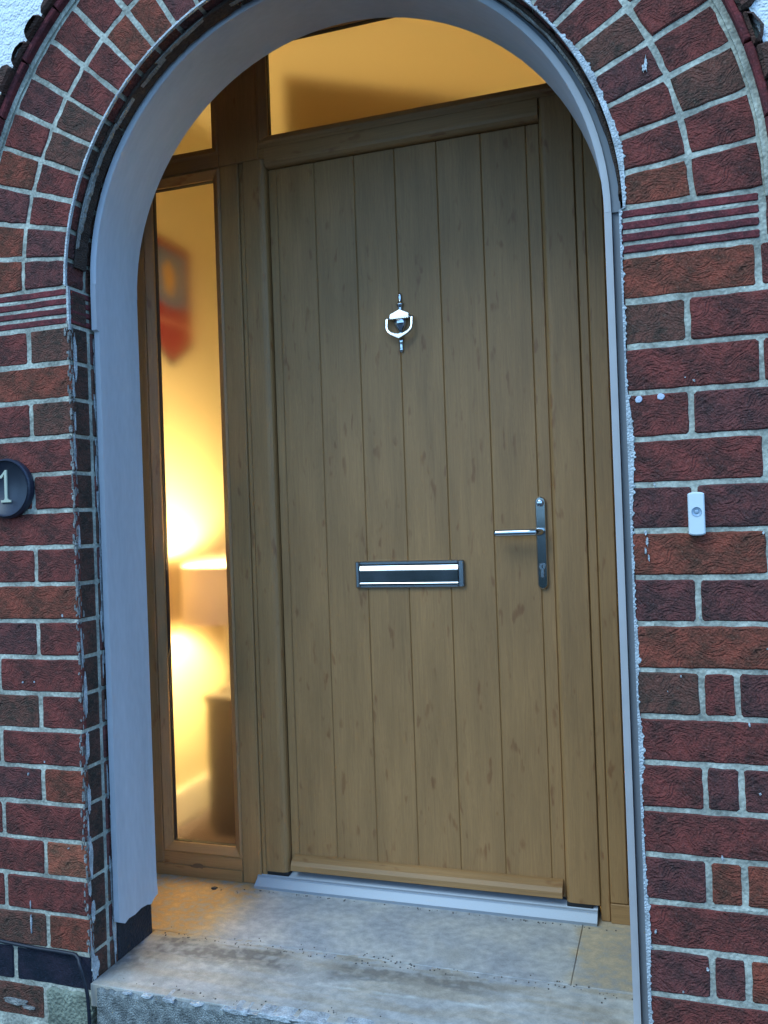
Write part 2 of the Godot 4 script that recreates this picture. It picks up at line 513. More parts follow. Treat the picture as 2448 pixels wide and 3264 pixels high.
	for ring in 2:
		var r0 := RI if ring == 0 else RM + 0.0045
		var r1 := RM - 0.0045 if ring == 0 else RO - 0.004
		for i in 30:
			var a := deg_to_rad(3.0 + 6.0 * i)
			var rm := (r0 + r1) * 0.5
			var q := flat()
			var p := PackedVector2Array()
			var jw := 0.0046
			for e in [[r0, -1.0], [r1, -1.0], [r1, 1.0], [r0, 1.0]]:
				var h: float = e[0] * tan(deg_to_rad(3.0)) - jw
				p.append(Vector2(e[0] - rm, e[1] * h))
			var pp := PackedVector2Array()
			for e in 4:
				var u := p[e]
				var v := p[(e + 1) % 4]
				var m := 5 if e % 2 == 0 else 4
				for t in m:
					pp.append(u.lerp(v, (t + 0.12) / m) + Vector2(rng.randf_range(-0.0012, 0.0012), rng.randf_range(-0.0012, 0.0012)))
			prism(q, pp, -0.062, 0.0, 0.0026)
			var o := put("arch_brick", done(q), M[pool2[rng.randi() % 10] + str(rng.randi() % 4)], wall)
			o.transform = Transform3D(Basis(Vector3.BACK, a), Vector3(CX + cos(a) * rm, SPR + sin(a) * rm, rng.randf_range(-0.0012, 0.002)))
			if ring == 0:
				q = flat()
				prism(q, PackedVector2Array([p[0] + Vector2(0.001, 0), Vector2(0.03, p[0].y), Vector2(0.03, p[3].y), p[3] + Vector2(0.001, 0)]), -0.205, -0.0745, 0.003, true)
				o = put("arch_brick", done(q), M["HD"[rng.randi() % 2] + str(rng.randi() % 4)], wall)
				o.transform = Transform3D(Basis(Vector3.BACK, a), Vector3(CX + cos(a) * rm, SPR + sin(a) * rm, 0))
	# hood: a dark bedding joint, a thin tile ring, then the rough ends of the outer tiles
	for i in 40:
		var a0 := PI * i / 40 - 0.015
		var a1 := PI * (i + 1) / 40 - 0.015
		var q := flat()
		prism(q, PackedVector2Array([pol(RO + 0.001, a0), pol(RO + 0.013, a0), pol(RO + 0.013, a1), pol(RO + 0.001, a1)]), -0.03, 0.002, 0.0)
		put("bedding_mortar", done(q), M.mortar, wall)
	for i in 20:
		var a0 := PI * i / 20 - 0.015
		var a1 := PI * (i + 1) / 20 - 0.019
		var q := flat()
		var p := PackedVector2Array()
		for k in 4: p.append(pol(RO + 0.012, lerpf(a0, a1, k / 3.0)))
		for k in 4: p.append(pol(RO + 0.026, lerpf(a1, a0, k / 3.0)))
		prism(q, p, -0.03, 0.018 + rng.randf_range(-0.002, 0.002), 0.003)
		put("hood_tile", done(q), M["T" + str(i % 4)], wall)
	for i in 42:
		var a := PI * (i + 0.5) / 42 - 0.02
		var h := PI / 84 * 0.94
		var p := PackedVector2Array()
		var rr := RO + rng.randf_range(0.046, 0.060)
		for e in [[RO + 0.025, -1.0], [rr - 0.014, -1.0], [rr - 0.004, -0.72], [rr, -0.2], [rr - 0.001, 0.3], [rr - 0.006, 0.75], [rr - 0.016, 1.0], [RO + 0.025, 1.0]]:
			p.append(pol(e[0] + rng.randf_range(-0.002, 0.002), a + e[1] * h * rng.randf_range(0.93, 1.0)))
		var q := flat()
		prism(q, p, -0.03, 0.030 + rng.randf_range(-0.004, 0.006), 0.006)
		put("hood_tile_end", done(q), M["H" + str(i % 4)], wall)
	# render above
	st = flat()
	var zr := 0.014
	for i in n:
		var a0 := PI * i / n
		var a1 := PI * (i + 1) / n
		var i0 := pol(RO + 0.040, a0); var i1 := pol(RO + 0.040, a1)
		if i0.y < 1.618 and i1.y < 1.63: continue
		i0.y = max(i0.y, 1.616); i1.y = max(i1.y, 1.616)
		var o0: Vector2 = outr[i]; var o1: Vector2 = outr[i + 1]
		o0.y = max(o0.y, 1.616); o1.y = max(o1.y, 1.616)
		quad(st, V(i0, zr), V(i1, zr), V(o1, zr), V(o0, zr), Vector3.BACK)
		quad(st, V(i0, zr), V(i1, zr), V(i1, -0.01), V(i0, -0.01), Vector3(CX - i0.x, SPR - i0.y, 0))
	put("render_coat", done(st), M.render, wall).set_meta("label", "white pebble-dash render above the arch")
	# white paint and filler left along the arris, ragged outward
	st = flat()
	var s := 0.02
	var tot := JAMB * 2 + PI * RI
	var fine := fnl(71, 9.0, 3)
	var wide := fnl(72, 2.2, 2)
	var ds := 0.0032
	while s < tot - 0.02:
		var s2 := s + ds
		var keep := true
		if s < 1.44: keep = false
		var wa := [0.0, 0.0]
		for e in 2:
			var q := s + ds * e
			var base := 0.0008 if q < 1.45 else (0.0030 if q < JAMB + PI * RI * 0.55 else (0.0022 if q < JAMB + PI * RI else 0.0014))
			wa[e] = maxf(0.001, base + maxf(0.0, fine.get_noise_1d(q * 14.0 + 40.0)) * 0.0075 * (1.0 if q > JAMB + 1.0 else 0.35) + maxf(0.0, wide.get_noise_1d(q) - 0.1) * 0.020 * (1.0 if q > JAMB + 1.0 else 0.15))
		if keep:
			var a := contour(s, -0.0015); var b := contour(s2, -0.0015)
			var c := contour(s2, wa[1]); var d := contour(s, wa[0])
			var zt := 0.0030
			quad(st, V(a, zt), V(b, zt), V(c, zt - 0.001), V(d, zt - 0.001), Vector3.BACK)
			var inw := (a - d)
			quad(st, V(a, zt), V(b, zt), V(b, -0.004), V(a, -0.004), Vector3(inw.x, inw.y, 0))
			quad(st, V(d, zt - 0.001), V(c, zt - 0.001), V(c, -0.006), V(d, -0.006), Vector3(-inw.x, -inw.y, 0))
		s = s2
	tag(put("paint_smear", done(st), M.paint, wall), "ragged white paint left along the edge of the bricks", "", "", "stuff")
	# flakes of paint on the reveals
	st = flat()
	for k in 70:
		var y := rng.randf_range(0.0, 1.5)
		var zz: float = [0.006, 0.084, 0.090, 0.080][rng.randi() % 4] + rng.randf_range(-0.003, 0.004)
		prism(st, blob(Vector2(zz, y), rng.randf_range(0.0012, 0.0032), rng.randf_range(0.008, 0.034), 10, 0.4), 0.0, 0.0016, 0.0)
	for e in [[0.012, 0.40, 0.005, 0.03], [0.013, 0.52, 0.005, 0.035], [0.012, 0.63, 0.005, 0.05], [0.012, 0.27, 0.006, 0.04], [0.014, 0.15, 0.006, 0.022], [0.014, 0.025, 0.012, 0.026], [0.088, 0.10, 0.004, 0.09], [0.089, 0.28, 0.003, 0.05], [0.087, 1.05, 0.005, 0.30], [0.087, 1.34, 0.004, 0.10], [0.015, 1.38, 0.005, 0.05]]:
		prism(st, blob(Vector2(e[0], e[1]), e[2], e[3], 22, 0.22), 0.0, 0.002, 0.0)
	var fl0 = tag(put("paint_flakes", done(st), M.paint, wall), "flaking white paint on the brick reveal", "", "", "stuff")
	fl0.transform = Transform3D(Basis(Vector3.UP, PI / 2), Vector3(0.0, 0, 0))
	st = flat()
	for k in 150:
		var y := rng.randf_range(0.0, 1.46)
		prism(st, blob(Vector2(absf(rng.randfn(0.0, 0.006)) + 0.0005, y), rng.randf_range(0.0008, 0.0026), rng.randf_range(0.002, 0.011), 8, 0.45), 0.0, 0.0011, 0.0)
	var fl = tag(put("paint_flakes", done(st), M.old_paint, wall), "worn grey paint specks at the edge of the reveal", "", "", "stuff")
	fl.transform = Transform3D(Basis(Vector3.UP, PI / 2), Vector3(0.0, 0, 0))
	# small marks on the brick faces: filled screw holes, paint spots
	for e in [[1.2005, 1.1945], [1.238, 1.1965]]:
		var q := flat()
		prism(q, blob(Vector2.ZERO, 0.0062, 0.0060, 12, 0.12), -0.004, 0.003, 0.001)
		prism(q, blob(Vector2.ZERO, 0.0022, 0.0022, 8, 0.2), 0.0, 0.0034, 0.0)
		put("wall_plug", done(q), M.plug, wall).position = Vector3(e[0], e[1], 0)
	st = flat()
	for k in 150:
		var y := rng.randf_range(0.06, 1.46)
		prism(st, blob(Vector2(-absf(rng.randfn(0.0, 0.0035)) - 0.0004, y), rng.randf_range(0.0007, 0.0024), rng.randf_range(0.002, 0.010), 8, 0.45), 0.0, 0.0030, 0.0)
	tag(put("paint_spots", done(st), M.old_paint, wall), "worn grey paint specks down the edge of the bricks", "", "", "stuff")
	st = flat()
	for k in 26:
		var x := rng.randf_range(1.19, 1.42) if k % 4 else rng.randf_range(-0.22, -0.01)
		var y := rng.randf_range(0.02, 1.42)
		var r := rng.randf_range(0.0008, 0.0022)
		prism(st, blob(Vector2(x, y), r, r * rng.randf_range(0.7, 2.2), 7, 0.4), 0.0, 0.0032, 0.0)
	for e in [[1.233, 1.785, 0.0025, 0.014], [1.2285, 1.778, 0.0018, 0.006], [1.206, 0.942, 0.002, 0.008], [1.203, 0.925, 0.002, 0.006], [1.208, 0.913, 0.0015, 0.006], [1.204, 0.958, 0.002, 0.004], [-0.155, 0.115, 0.0016, 0.02], [-0.155, 0.155, 0.001, 0.008]]:
		prism(st, blob(Vector2(e[0], e[1]), e[2], e[3], 20, 0.35), 0.0, 0.0034, 0.0)
	tag(put("paint_spots", done(st), M.paint, wall), "small white paint spots on the bricks", "", "", "stuff")
	# patch of rough mortar low by the step, pale paint on the brick beside it
	st = flat()
	prism(st, rough_rect(-0.120, -0.42, -0.001, -0.026, 0.016, 0.004, 0.012), -0.02, 0.004, 0.005)
	put("mortar_patch", done(st), M.patch, wall).set_meta("label", "rough pale mortar patch beside the step")
	st = flat()
	for e in [[-0.205, -0.070, 0.032, 0.007], [-0.168, -0.079, 0.016, 0.004]]:
		prism(st, blob(Vector2(e[0], e[1]), e[2], e[3], 18, 0.22), 0.0, 0.0036, 0.0)
	tag(put("paint_spots", done(st), M.old_paint, wall), "worn pale paint on the lowest red brick", "", "", "stuff")
	# black damp course paint at the foot of the reveal
	st = flat()
	prism(st, PackedVector2Array([Vector2(0.098, 0.0), Vector2(0.232, 0.0), Vector2(0.232, 0.10), Vector2(0.17, 0.112), Vector2(0.098, 0.112)]), -0.02, 0.004, 0.003)
	var pb := put("damp_course", done(st), M.bitumen, wall)
	pb.transform = Transform3D(Basis(Vector3.UP, PI / 2), Vector3(0.0, 0, 0))
	pb.set_meta("label", "black painted foot of the jamb")

func pol(r: float, a: float) -> Vector2: return Vector2(CX + cos(a) * r, SPR + sin(a) * r)

# ---------------------------------------------------------------- arch lining
func build_lining():
	var t := thing("arch_lining", "off-white painted board lining inside the arch, foot broken at one jamb", "lining")
	var zc := SPR + 0.020
	var c := Vector2(0.585, zc)
	var r0 := 0.564
	var za := -0.068
	var zb := -0.232
	# bent board of the arch, a little thicker than the straight boards
	var st := flat()
	var n := 60
	st.set_smooth_group(1)
	for i in n:
		var a0 := PI * i / n
		var a1 := PI * (i + 1) / n
		var p := [c + Vector2(cos(a0), sin(a0)) * r0, c + Vector2(cos(a1), sin(a1)) * r0, c + Vector2(cos(a1), sin(a1)) * (r0 + 0.013), c + Vector2(cos(a0), sin(a0)) * (r0 + 0.013)]
		var m := Vector3(cos(a0), sin(a0), 0)
		st.set_smooth_group(1)
		quad(st, V(p[0], za - 0.003), V(p[1], za - 0.003), V(p[1], zb), V(p[0], zb), -m)
		st.set_smooth_group(2)
		quad(st, V(p[3], za), V(p[2], za), V(p[2], zb), V(p[3], zb), m)
		st.set_smooth_group(3)
		var e0 := V(c + Vector2(cos(a0), sin(a0)) * (r0 + 0.003), za)
		var e1 := V(c + Vector2(cos(a1), sin(a1)) * (r0 + 0.003), za)
		quad(st, V(p[3], za), V(p[2], za), e1, e0, Vector3.BACK)
		quad(st, e0, e1, V(p[1], za - 0.003), V(p[0], za - 0.003), Vector3.BACK - m)
		quad(st, V(p[0], zb), V(p[1], zb), V(p[2], zb), V(p[3], zb), Vector3.FORWARD)
	put("arch_board", done(st), M.lining, t)
	# straight boards: outline in (depth, y), pulled across the opening
	st = flat()
	var foot := PackedVector2Array([Vector2(0.078, 0.098), Vector2(0.100, 0.086), Vector2(0.115, 0.091), Vector2(0.14, 0.089), Vector2(0.165, 0.093), Vector2(0.19, 0.090), Vector2(0.205, 0.084), Vector2(0.222, 0.094), Vector2(0.236, 0.097), Vector2(0.233, 0.125), Vector2(0.231, 0.17), Vector2(0.231, zc - 0.0003), Vector2(0.068, zc - 0.0003), Vector2(0.068, 1.452), Vector2(0.077, 1.449)])
	prism(st, foot, 0.0075, 0.021, 0.0, true)
	var o := put("jamb_board", done(st), M.lining, t)
	o.transform = Transform3D(Basis(Vector3.UP, PI / 2), Vector3(0, 0, 0))
	put("jamb_board", box_mesh(Vector3(1.149, 0.004, -0.231), Vector3(1.1622, zc - 0.0003, -0.0683), 0.0), M.lining, t)
	# added fill behind the boards, closing gaps where light would leak through
	put("added_fill", box_mesh(Vector3(0.001, 0.10, -0.20), Vector3(0.0070, zc, -0.135), 0.001), M.old_timber, t)
	put("added_fill", box_mesh(Vector3(1.1628, 0.002, -0.20), Vector3(1.1795, zc, -0.080), 0.001), M.grey_fill, t)
	st = flat()
	for i in n:
		var a0 := PI * i / n
		var a1 := PI * (i + 1) / n
		var p := PackedVector2Array()
		for e in [[0.0134, a0], [0.0375 - 0.0245 * sin(a0), a0], [0.0375 - 0.0245 * sin(a1), a1], [0.0134, a1]]: p.append(c + Vector2(cos(e[1]), sin(e[1])) * (r0 + e[0]))
		prism(st, p, -0.222, -0.165, 0.0, true)
	put("added_arch_fill", done(st), M.old_timber, t)  # added ring behind the arch board, stops hall light showing through
	# remains of the old bent timber, with paint still on it
	for e in [[0.06, 0.92, 0.0], [0.93, 1.86, 0.003], [1.87, 2.50, 0.0], [2.51, 3.06, 0.002]]:
		var q := flat()
		var p := PackedVector2Array()
		var m := 26
		for i in m + 1: p.append(pol(RI - 0.0006, lerpf(e[0], e[1], float(i) / m)))
		for i in m + 1: p.append(pol(RI - 0.006 - rng.randf_range(0.0, 0.003), lerpf(e[1], e[0], float(i) / m)))
		prism(q, p, -0.062, -0.026 + e[2], 0.002, true)
		put("old_timber_strip", done(q), M.old_timber, t)
	var q2 := flat()
	for e in [[2.00, 2.24, 0.005], [2.20, 2.34, 0.004], [2.37, 2.52, 0.005], [2.50, 2.66, 0.004], [2.60, 2.93, 0.0085], [2.70, 2.99, 0.004], [0.35, 0.72, 0.006], [0.62, 0.98, 0.005], [1.1, 1.45, 0.004], [1.55, 1.9, 0.004]]:
		var p := PackedVector2Array()
		var m := 30
		var rr: float = RI - 0.0055 - rng.randf_range(0.0, 0.003)
		for i in m + 1: p.append(pol(rr, lerpf(e[0], e[1], float(i) / m)))
		for i in range(1, m): p.append(pol(rr - e[2] * (0.35 + 0.65 * sin(PI * i / m)) * rng.randf_range(0.55, 1.0), lerpf(e[1], e[0], float(i) / m)))
		var zq := rng.randf_range(-0.040, -0.020)
		prism(q2, p, zq - 0.009, zq, 0.0, true)
	tag(put("old_paint", done(q2), M.old_paint, t), "flaking grey-white paint on the old timber in the arch", "", "", "stuff")
	# grey strip between the boards and the bricks on the far jamb and arch
	q2 = flat()
	for i in 40:
		var a0 := lerpf(0.0, 1.35, i / 40.0)
		var a1 := lerpf(0.0, 1.35, (i + 1) / 40.0)
		var p := PackedVector2Array([c + Vector2(cos(a0), sin(a0)) * (r0 + 0.0135), c + Vector2(cos(a0), sin(a0)) * (r0 + 0.030 - 0.0165 * sin(a0)), c + Vector2(cos(a1), sin(a1)) * (r0 + 0.030 - 0.0165 * sin(a1)), c + Vector2(cos(a1), sin(a1)) * (r0 + 0.0135)])
		prism(q2, p, -0.11, -0.074, 0.0)
	put("grey_strip", done(q2), M.grey_fill, t)

# ---------------------------------------------------------------- step
func build_step():
	var t := thing("porch_step", "worn stone porch floor on a rough concrete step, stained and smeared", "step")
	for e in [["front_slab", 0.001, 1.179, -0.2485, 0.005], ["floor_slab", -0.36, 1.012, -0.64, -0.2500], ["floor_slab", 1.0134, 1.56, -0.64, -0.2500]]:
		var st := SurfaceTool.new()
		st.begin(Mesh.PRIMITIVE_TRIANGLES)
		st.set_smooth_group(-1)
		var a := Vector3(e[1], -0.05, e[3])
		var b := Vector3(e[2], 0.0, e[4])
		box(st, a, b, 0.0012)
		st.generate_normals()
		var am := st.commit()
		# planar texture coordinates in floor metres
		var mdt := MeshDataTool.new()
		mdt.create_from_surface(am, 0)
		for i in mdt.get_vertex_count():
			var v := mdt.get_vertex(i)
			mdt.set_vertex_uv(i, Vector2((v.x + 0.40) / 2.0, (v.z + 0.62) / 0.66))
		var am2 := ArrayMesh.new()
		mdt.commit_to_surface(am2)
		put(e[0], am2, M.floor, t)
	# concrete riser with a broken top edge
	var st := flat()
	var p := PackedVector2Array([Vector2(0.006, -0.6), Vector2(1.22, -0.6)])
	var x := 1.22
	while x > 0.01:
		p.append(Vector2(x, -0.004 + rng.randf_range(-0.004, 0.002)))
		x -= 0.012
	prism(st, p, -0.02, 0.014, 0.006)
	put("riser", done(st), M.concrete, t)
	st = flat()
	for e in [[0.20, 0.016, 0.004], [0.15, 0.01, 0.003], [0.27, 0.012, 0.003], [0.37, 0.035, 0.005], [0.45, 0.05, 0.006], [0.53, 0.045, 0.006], [0.62, 0.04, 0.006], [0.74, 0.05, 0.005], [0.10, 0.008, 0.003]]:
		prism(st, blob(Vector2(e[0], -0.004), e[1], e[2], 18, 0.4), -0.02, 0.0165, 0.001)
	tag(put("paint_chips", done(st), M.paint, t), "white paint left on the broken edge of the step", "", "", "stuff")
	# grit gathered along the edges of the floor
	st = flat()
	for k in 260:
		var gx := rng.randf_range(0.02, 1.14)
		var gz: float = [-0.246, -0.232, -0.02, -0.50][rng.randi() % 4] + rng.randfn(0.0, 0.012)
		if gz < -0.44 and gx > 0.12: gz = -0.515 + absf(rng.randfn(0.0, 0.004))
		var gr := rng.randf_range(0.0006, 0.0019)
		box(st, Vector3(gx - gr, 0.0, gz - gr * 0.8), Vector3(gx + gr * 0.9, gr * 1.2, gz + gr), gr * 0.4)
	tag(put("grit", done(st), M.grit, t), "", "", "", "stuff")
	# a little dirt
	st = flat()
	prism(st, blob(Vector2.ZERO, 0.008, 0.006, 9, 0.4), 0.0, 0.004, 0.002)
	var d := put("dirt_crumb", done(st), M.black, t)
	d.transform = Transform3D(Basis(Vector3.RIGHT, -PI / 2), Vector3(0.027, 0.0, -0.497))

# ---------------------------------------------------------------- door frame
func beads(parent, x0: float, x1: float, y0: float, y1: float, w := 0.026, called := "glazing_bead", deep := 0.012):
	# four sloping beads round an opening, then the black gasket behind them; x0..y1 is the clear opening
	var f := ZF - 0.001
	var b := ZF - deep
	var c := [Vector2(x0, y0), Vector2(x1, y0), Vector2(x1, y1), Vector2(x0, y1)]
	var o := [Vector2(x0 - w, y0 - w), Vector2(x1 + w, y0 - w), Vector2(x1 + w, y1 + w), Vector2(x0 - w, y1 + w)]
	for i in 4:
		var j := (i + 1) % 4
		var st := flat()
		var n2: Vector2 = ((c[i] + c[j]) - (o[i] + o[j])).normalized()
		var n := Vector3(n2.x, n2.y, 0)
		var mi: Vector2 = o[i].lerp(c[i], 0.25); var mj: Vector2 = o[j].lerp(c[j], 0.25)
		quad(st, V(o[i], f), V(o[j], f), V(mj, f + 0.003), V(mi, f + 0.003), Vector3.BACK - n)
		quad(st, V(mi, f + 0.003), V(mj, f + 0.003), V(c[j], b), V(c[i], b), Vector3.BACK + n)
		quad(st, V(c[i], b), V(c[j], b), V(c[j], b - 0.008), V(c[i], b - 0.008), n)
		quad(st, V(o[i], f - 0.02), V(o[j], f - 0.02), V(c[j], b - 0.008), V(c[i], b - 0.008), Vector3.FORWARD)
		put(called, done(st), M.oak0 if i % 2 else M.oak_h, parent)
		st = flat()
		var g: Vector2 = n2 * 0.0015
		quad(st, V(c[i] + g, b - 0.0075), V(c[j] + g, b - 0.0075), V(c[j] + g, ZF - 0.034), V(c[i] + g, ZF - 0.034), n)
		quad(st, V(c[i] + g, b - 0.0075), V(c[j] + g, b - 0.0075), V(c[j] - n2 * 0.004, b - 0.0075), V(c[i] - n2 * 0.004, b - 0.0075), Vector3.BACK)
		put("gasket", done(st), M.gasket, parent)
func build_frame():
	var t := thing("door_frame", "oak-look door frame with glazed sidelight and fanlights, set back in the arch", "door frame")
	var zb := ZF - 0.07
	var V3 := func(x, y, z): return Vector3(x, y, z)
	# verticals
	for e in [["sidelight_stile", -0.262, 0.0335, -0.166, 2.42], ["sidelight_stile", 0.0865, 0.0005, 0.1435, 1.9945], ["mullion", 0.0865, 1.9955, 0.2075, 2.42], ["coupling_strip", 0.1445, 0.0005, 0.1585, 1.9945], ["coupling_strip", 1.0545, 0.0005, 1.0768, 2.42], ["sidelight_stile", 1.078, 0.0485, 1.1195, 2.42], ["sidelight_stile", 1.33, 0.0335, 1.42, 2.42]]:
		var f := ZF - 0.004 if e[0] == "coupling_strip" else ZF
		put(e[0], box_mesh(Vector3(e[1], e[2], zb), Vector3(e[3], e[4], f), 0.0025), M["oak" + str(rng.randi() % 4)], t)
	# door jambs with a rounded rebate edge
	for s in [0, 1]:
		var st := flat()
		var pr := [Vector2(0.1595, zb), Vector2(0.1595, ZF - 0.002), Vector2(0.1615, ZF), Vector2(0.2065, ZF), Vector2(0.214, ZF - 0.0012), Vector2(0.221, ZF - 0.006), Vector2(0.2245, ZF - 0.012), Vector2(0.2245, zb)]
		if s == 1: pr = [Vector2(0.972, zb), Vector2(0.972, ZF - 0.012), Vector2(0.9745, ZF - 0.006), Vector2(0.981, ZF - 0.0012), Vector2(0.988, ZF), Vector2(1.0515, ZF), Vector2(1.0535, ZF - 0.002), Vector2(1.0535, zb)]
		var pp := PackedVector2Array()
		for v in pr: pp.append(Vector2(v.x, -v.y))
		prism(st, pp, 0.040, 1.9945 if s == 0 else 2.0225, 0.0, true)
		var o := put("door_jamb", done(st), M["oak" + str(1 + s)], t)
		o.transform = Transform3D(Basis(Vector3.RIGHT, -PI / 2), Vector3.ZERO)
	# head over the door, transom, top head
	var st := flat()
	bar_x(st, PackedVector2Array([Vector2(zb, 1.972), Vector2(ZF - 0.012, 1.972), Vector2(ZF - 0.006, 1.9755), Vector2(ZF - 0.0012, 1.982), Vector2(ZF, 1.9895), Vector2(ZF, 2.0225), Vector2(zb, 2.0225)]), 0.225, 0.9715)
	put("door_head", done(st), M.oak_h, t)
	put("head_block", box_mesh(Vector3(0.208, 1.9948, zb), Vector3(0.2247, 2.0228, ZF - 0.0008), 0.001), M.oak_h, t)
	put("transom", box_mesh(Vector3(0.208, 2.0235, zb), Vector3(1.0535, 2.036, ZF - 0.0005), 0.001), M.oak_h, t)
	put("transom", box_mesh(Vector3(-0.165, 1.9955, zb), Vector3(0.0855, 2.030, ZF - 0.0005), 0.001), M.oak_h, t)
	put("transom", box_mesh(Vector3(1.1205, 1.9955, zb), Vector3(1.329, 2.030, ZF - 0.0005), 0.001), M.oak_h, t)
	put("top_head", box_mesh(Vector3(-0.165, 2.346, zb), Vector3(1.329, 2.42, ZF - 0.0015), 0.001), M.oak_h, t)
	# rails at the foot
	put("bottom_rail", box_mesh(Vector3(-0.165, 0.0335, zb), Vector3(0.0855, 0.0655, ZF - 0.0005), 0.001), M.oak_h, t)
	put("sill_extension", box_mesh(Vector3(-0.262, 0.0, zb), Vector3(0.0855, 0.0325, ZF + 0.0015), 0.0015), M.oak_h, t)
	put("bottom_rail", box_mesh(Vector3(1.1205, 0.0485, zb), Vector3(1.329, 0.0655, ZF - 0.0005), 0.001), M.oak_h, t)
	put("sill_extension", box_mesh(Vector3(1.0778, 0.0, zb), Vector3(1.42, 0.0475, ZF + 0.0015), 0.0015), M.oak_h, t)
	# glazing
	for e in [["sidelight", -0.1405, 0.061, 0.0915, 1.968], ["sidelight", 1.1475, 1.304, 0.0915, 1.968], ["fanlight", -0.1405, 0.061, 2.056, 2.321], ["fanlight", 0.2335, 1.010, 2.061, 2.321], ["fanlight", 1.1475, 1.304, 2.056, 2.321]]:
		var p := Node3D.new()
		p.name = e[0]
		t.add_child(p, true)
		beads(p, e[1], e[2], e[3], e[4], 0.026, "glazing_bead", 0.024 if e[1] > 1.1 else 0.012)
		put("pane", box_mesh(Vector3(e[1] - 0.008, e[3] - 0.008, ZF - 0.0385), Vector3(e[2] + 0.008, e[4] + 0.008, ZF - 0.0345)), M.glass, p)
	# fill between the main fan and the post beyond it
	put("mullion", box_mesh(Vector3(1.0365, 2.037, zb), Vector3(1.0535, 2.345, ZF - 0.0005), 0.001), M.oak1, t)
	# brown knot mark on the rail
	st = flat()
	prism(st, blob(Vector2.ZERO, 0.022, 0.006, 18, 0.3), 0.0, 0.0006, 0.0)
	put("knot_mark", done(st), M.knot, t).position = Vector3(-0.053, 0.034, ZF + 0.0012)
	# aluminium threshold, ribbed
	st = flat()
	var prof := PackedVector2Array([Vector2(-0.62, 0.0), Vector2(-0.5245, 0.0), Vector2(-0.5235, 0.0075), Vector2(-0.5255, 0.0098)])
	for i in 5:
		var u := i / 5.0
		prof.append(Vector2(-0.5265 - u * 0.018, 0.0090 + u * 0.0105))
		prof.append(Vector2(-0.5285 - u * 0.018, 0.0118 + u * 0.0105))
	prof.append(Vector2(-0.5445, 0.0218)); prof.append(Vector2(-0.5455, 0.0252)); prof.append(Vector2(-0.5500, 0.0275))
	for i in 6:
		prof.append(Vector2(-0.5515 - i * 0.005, 0.0262 + i * 0.0008))
		prof.append(Vector2(-0.5535 - i * 0.005, 0.0288 + i * 0.0008))
	prof.append(Vector2(-0.62, 0.034))
	bar_x(st, prof, 0.1335, 1.0465)
	put("threshold", done(st), M.alu, t).set_meta("label", "ribbed silver aluminium threshold")
	for e in [[0.1605, 0.224], [0.973, 1.035]]:
		put("threshold_seal", box_mesh(Vector3(e[0], 0.0285, -0.61), Vector3(e[1], 0.0395, ZF - 0.004), 0.001), M.gasket, t)

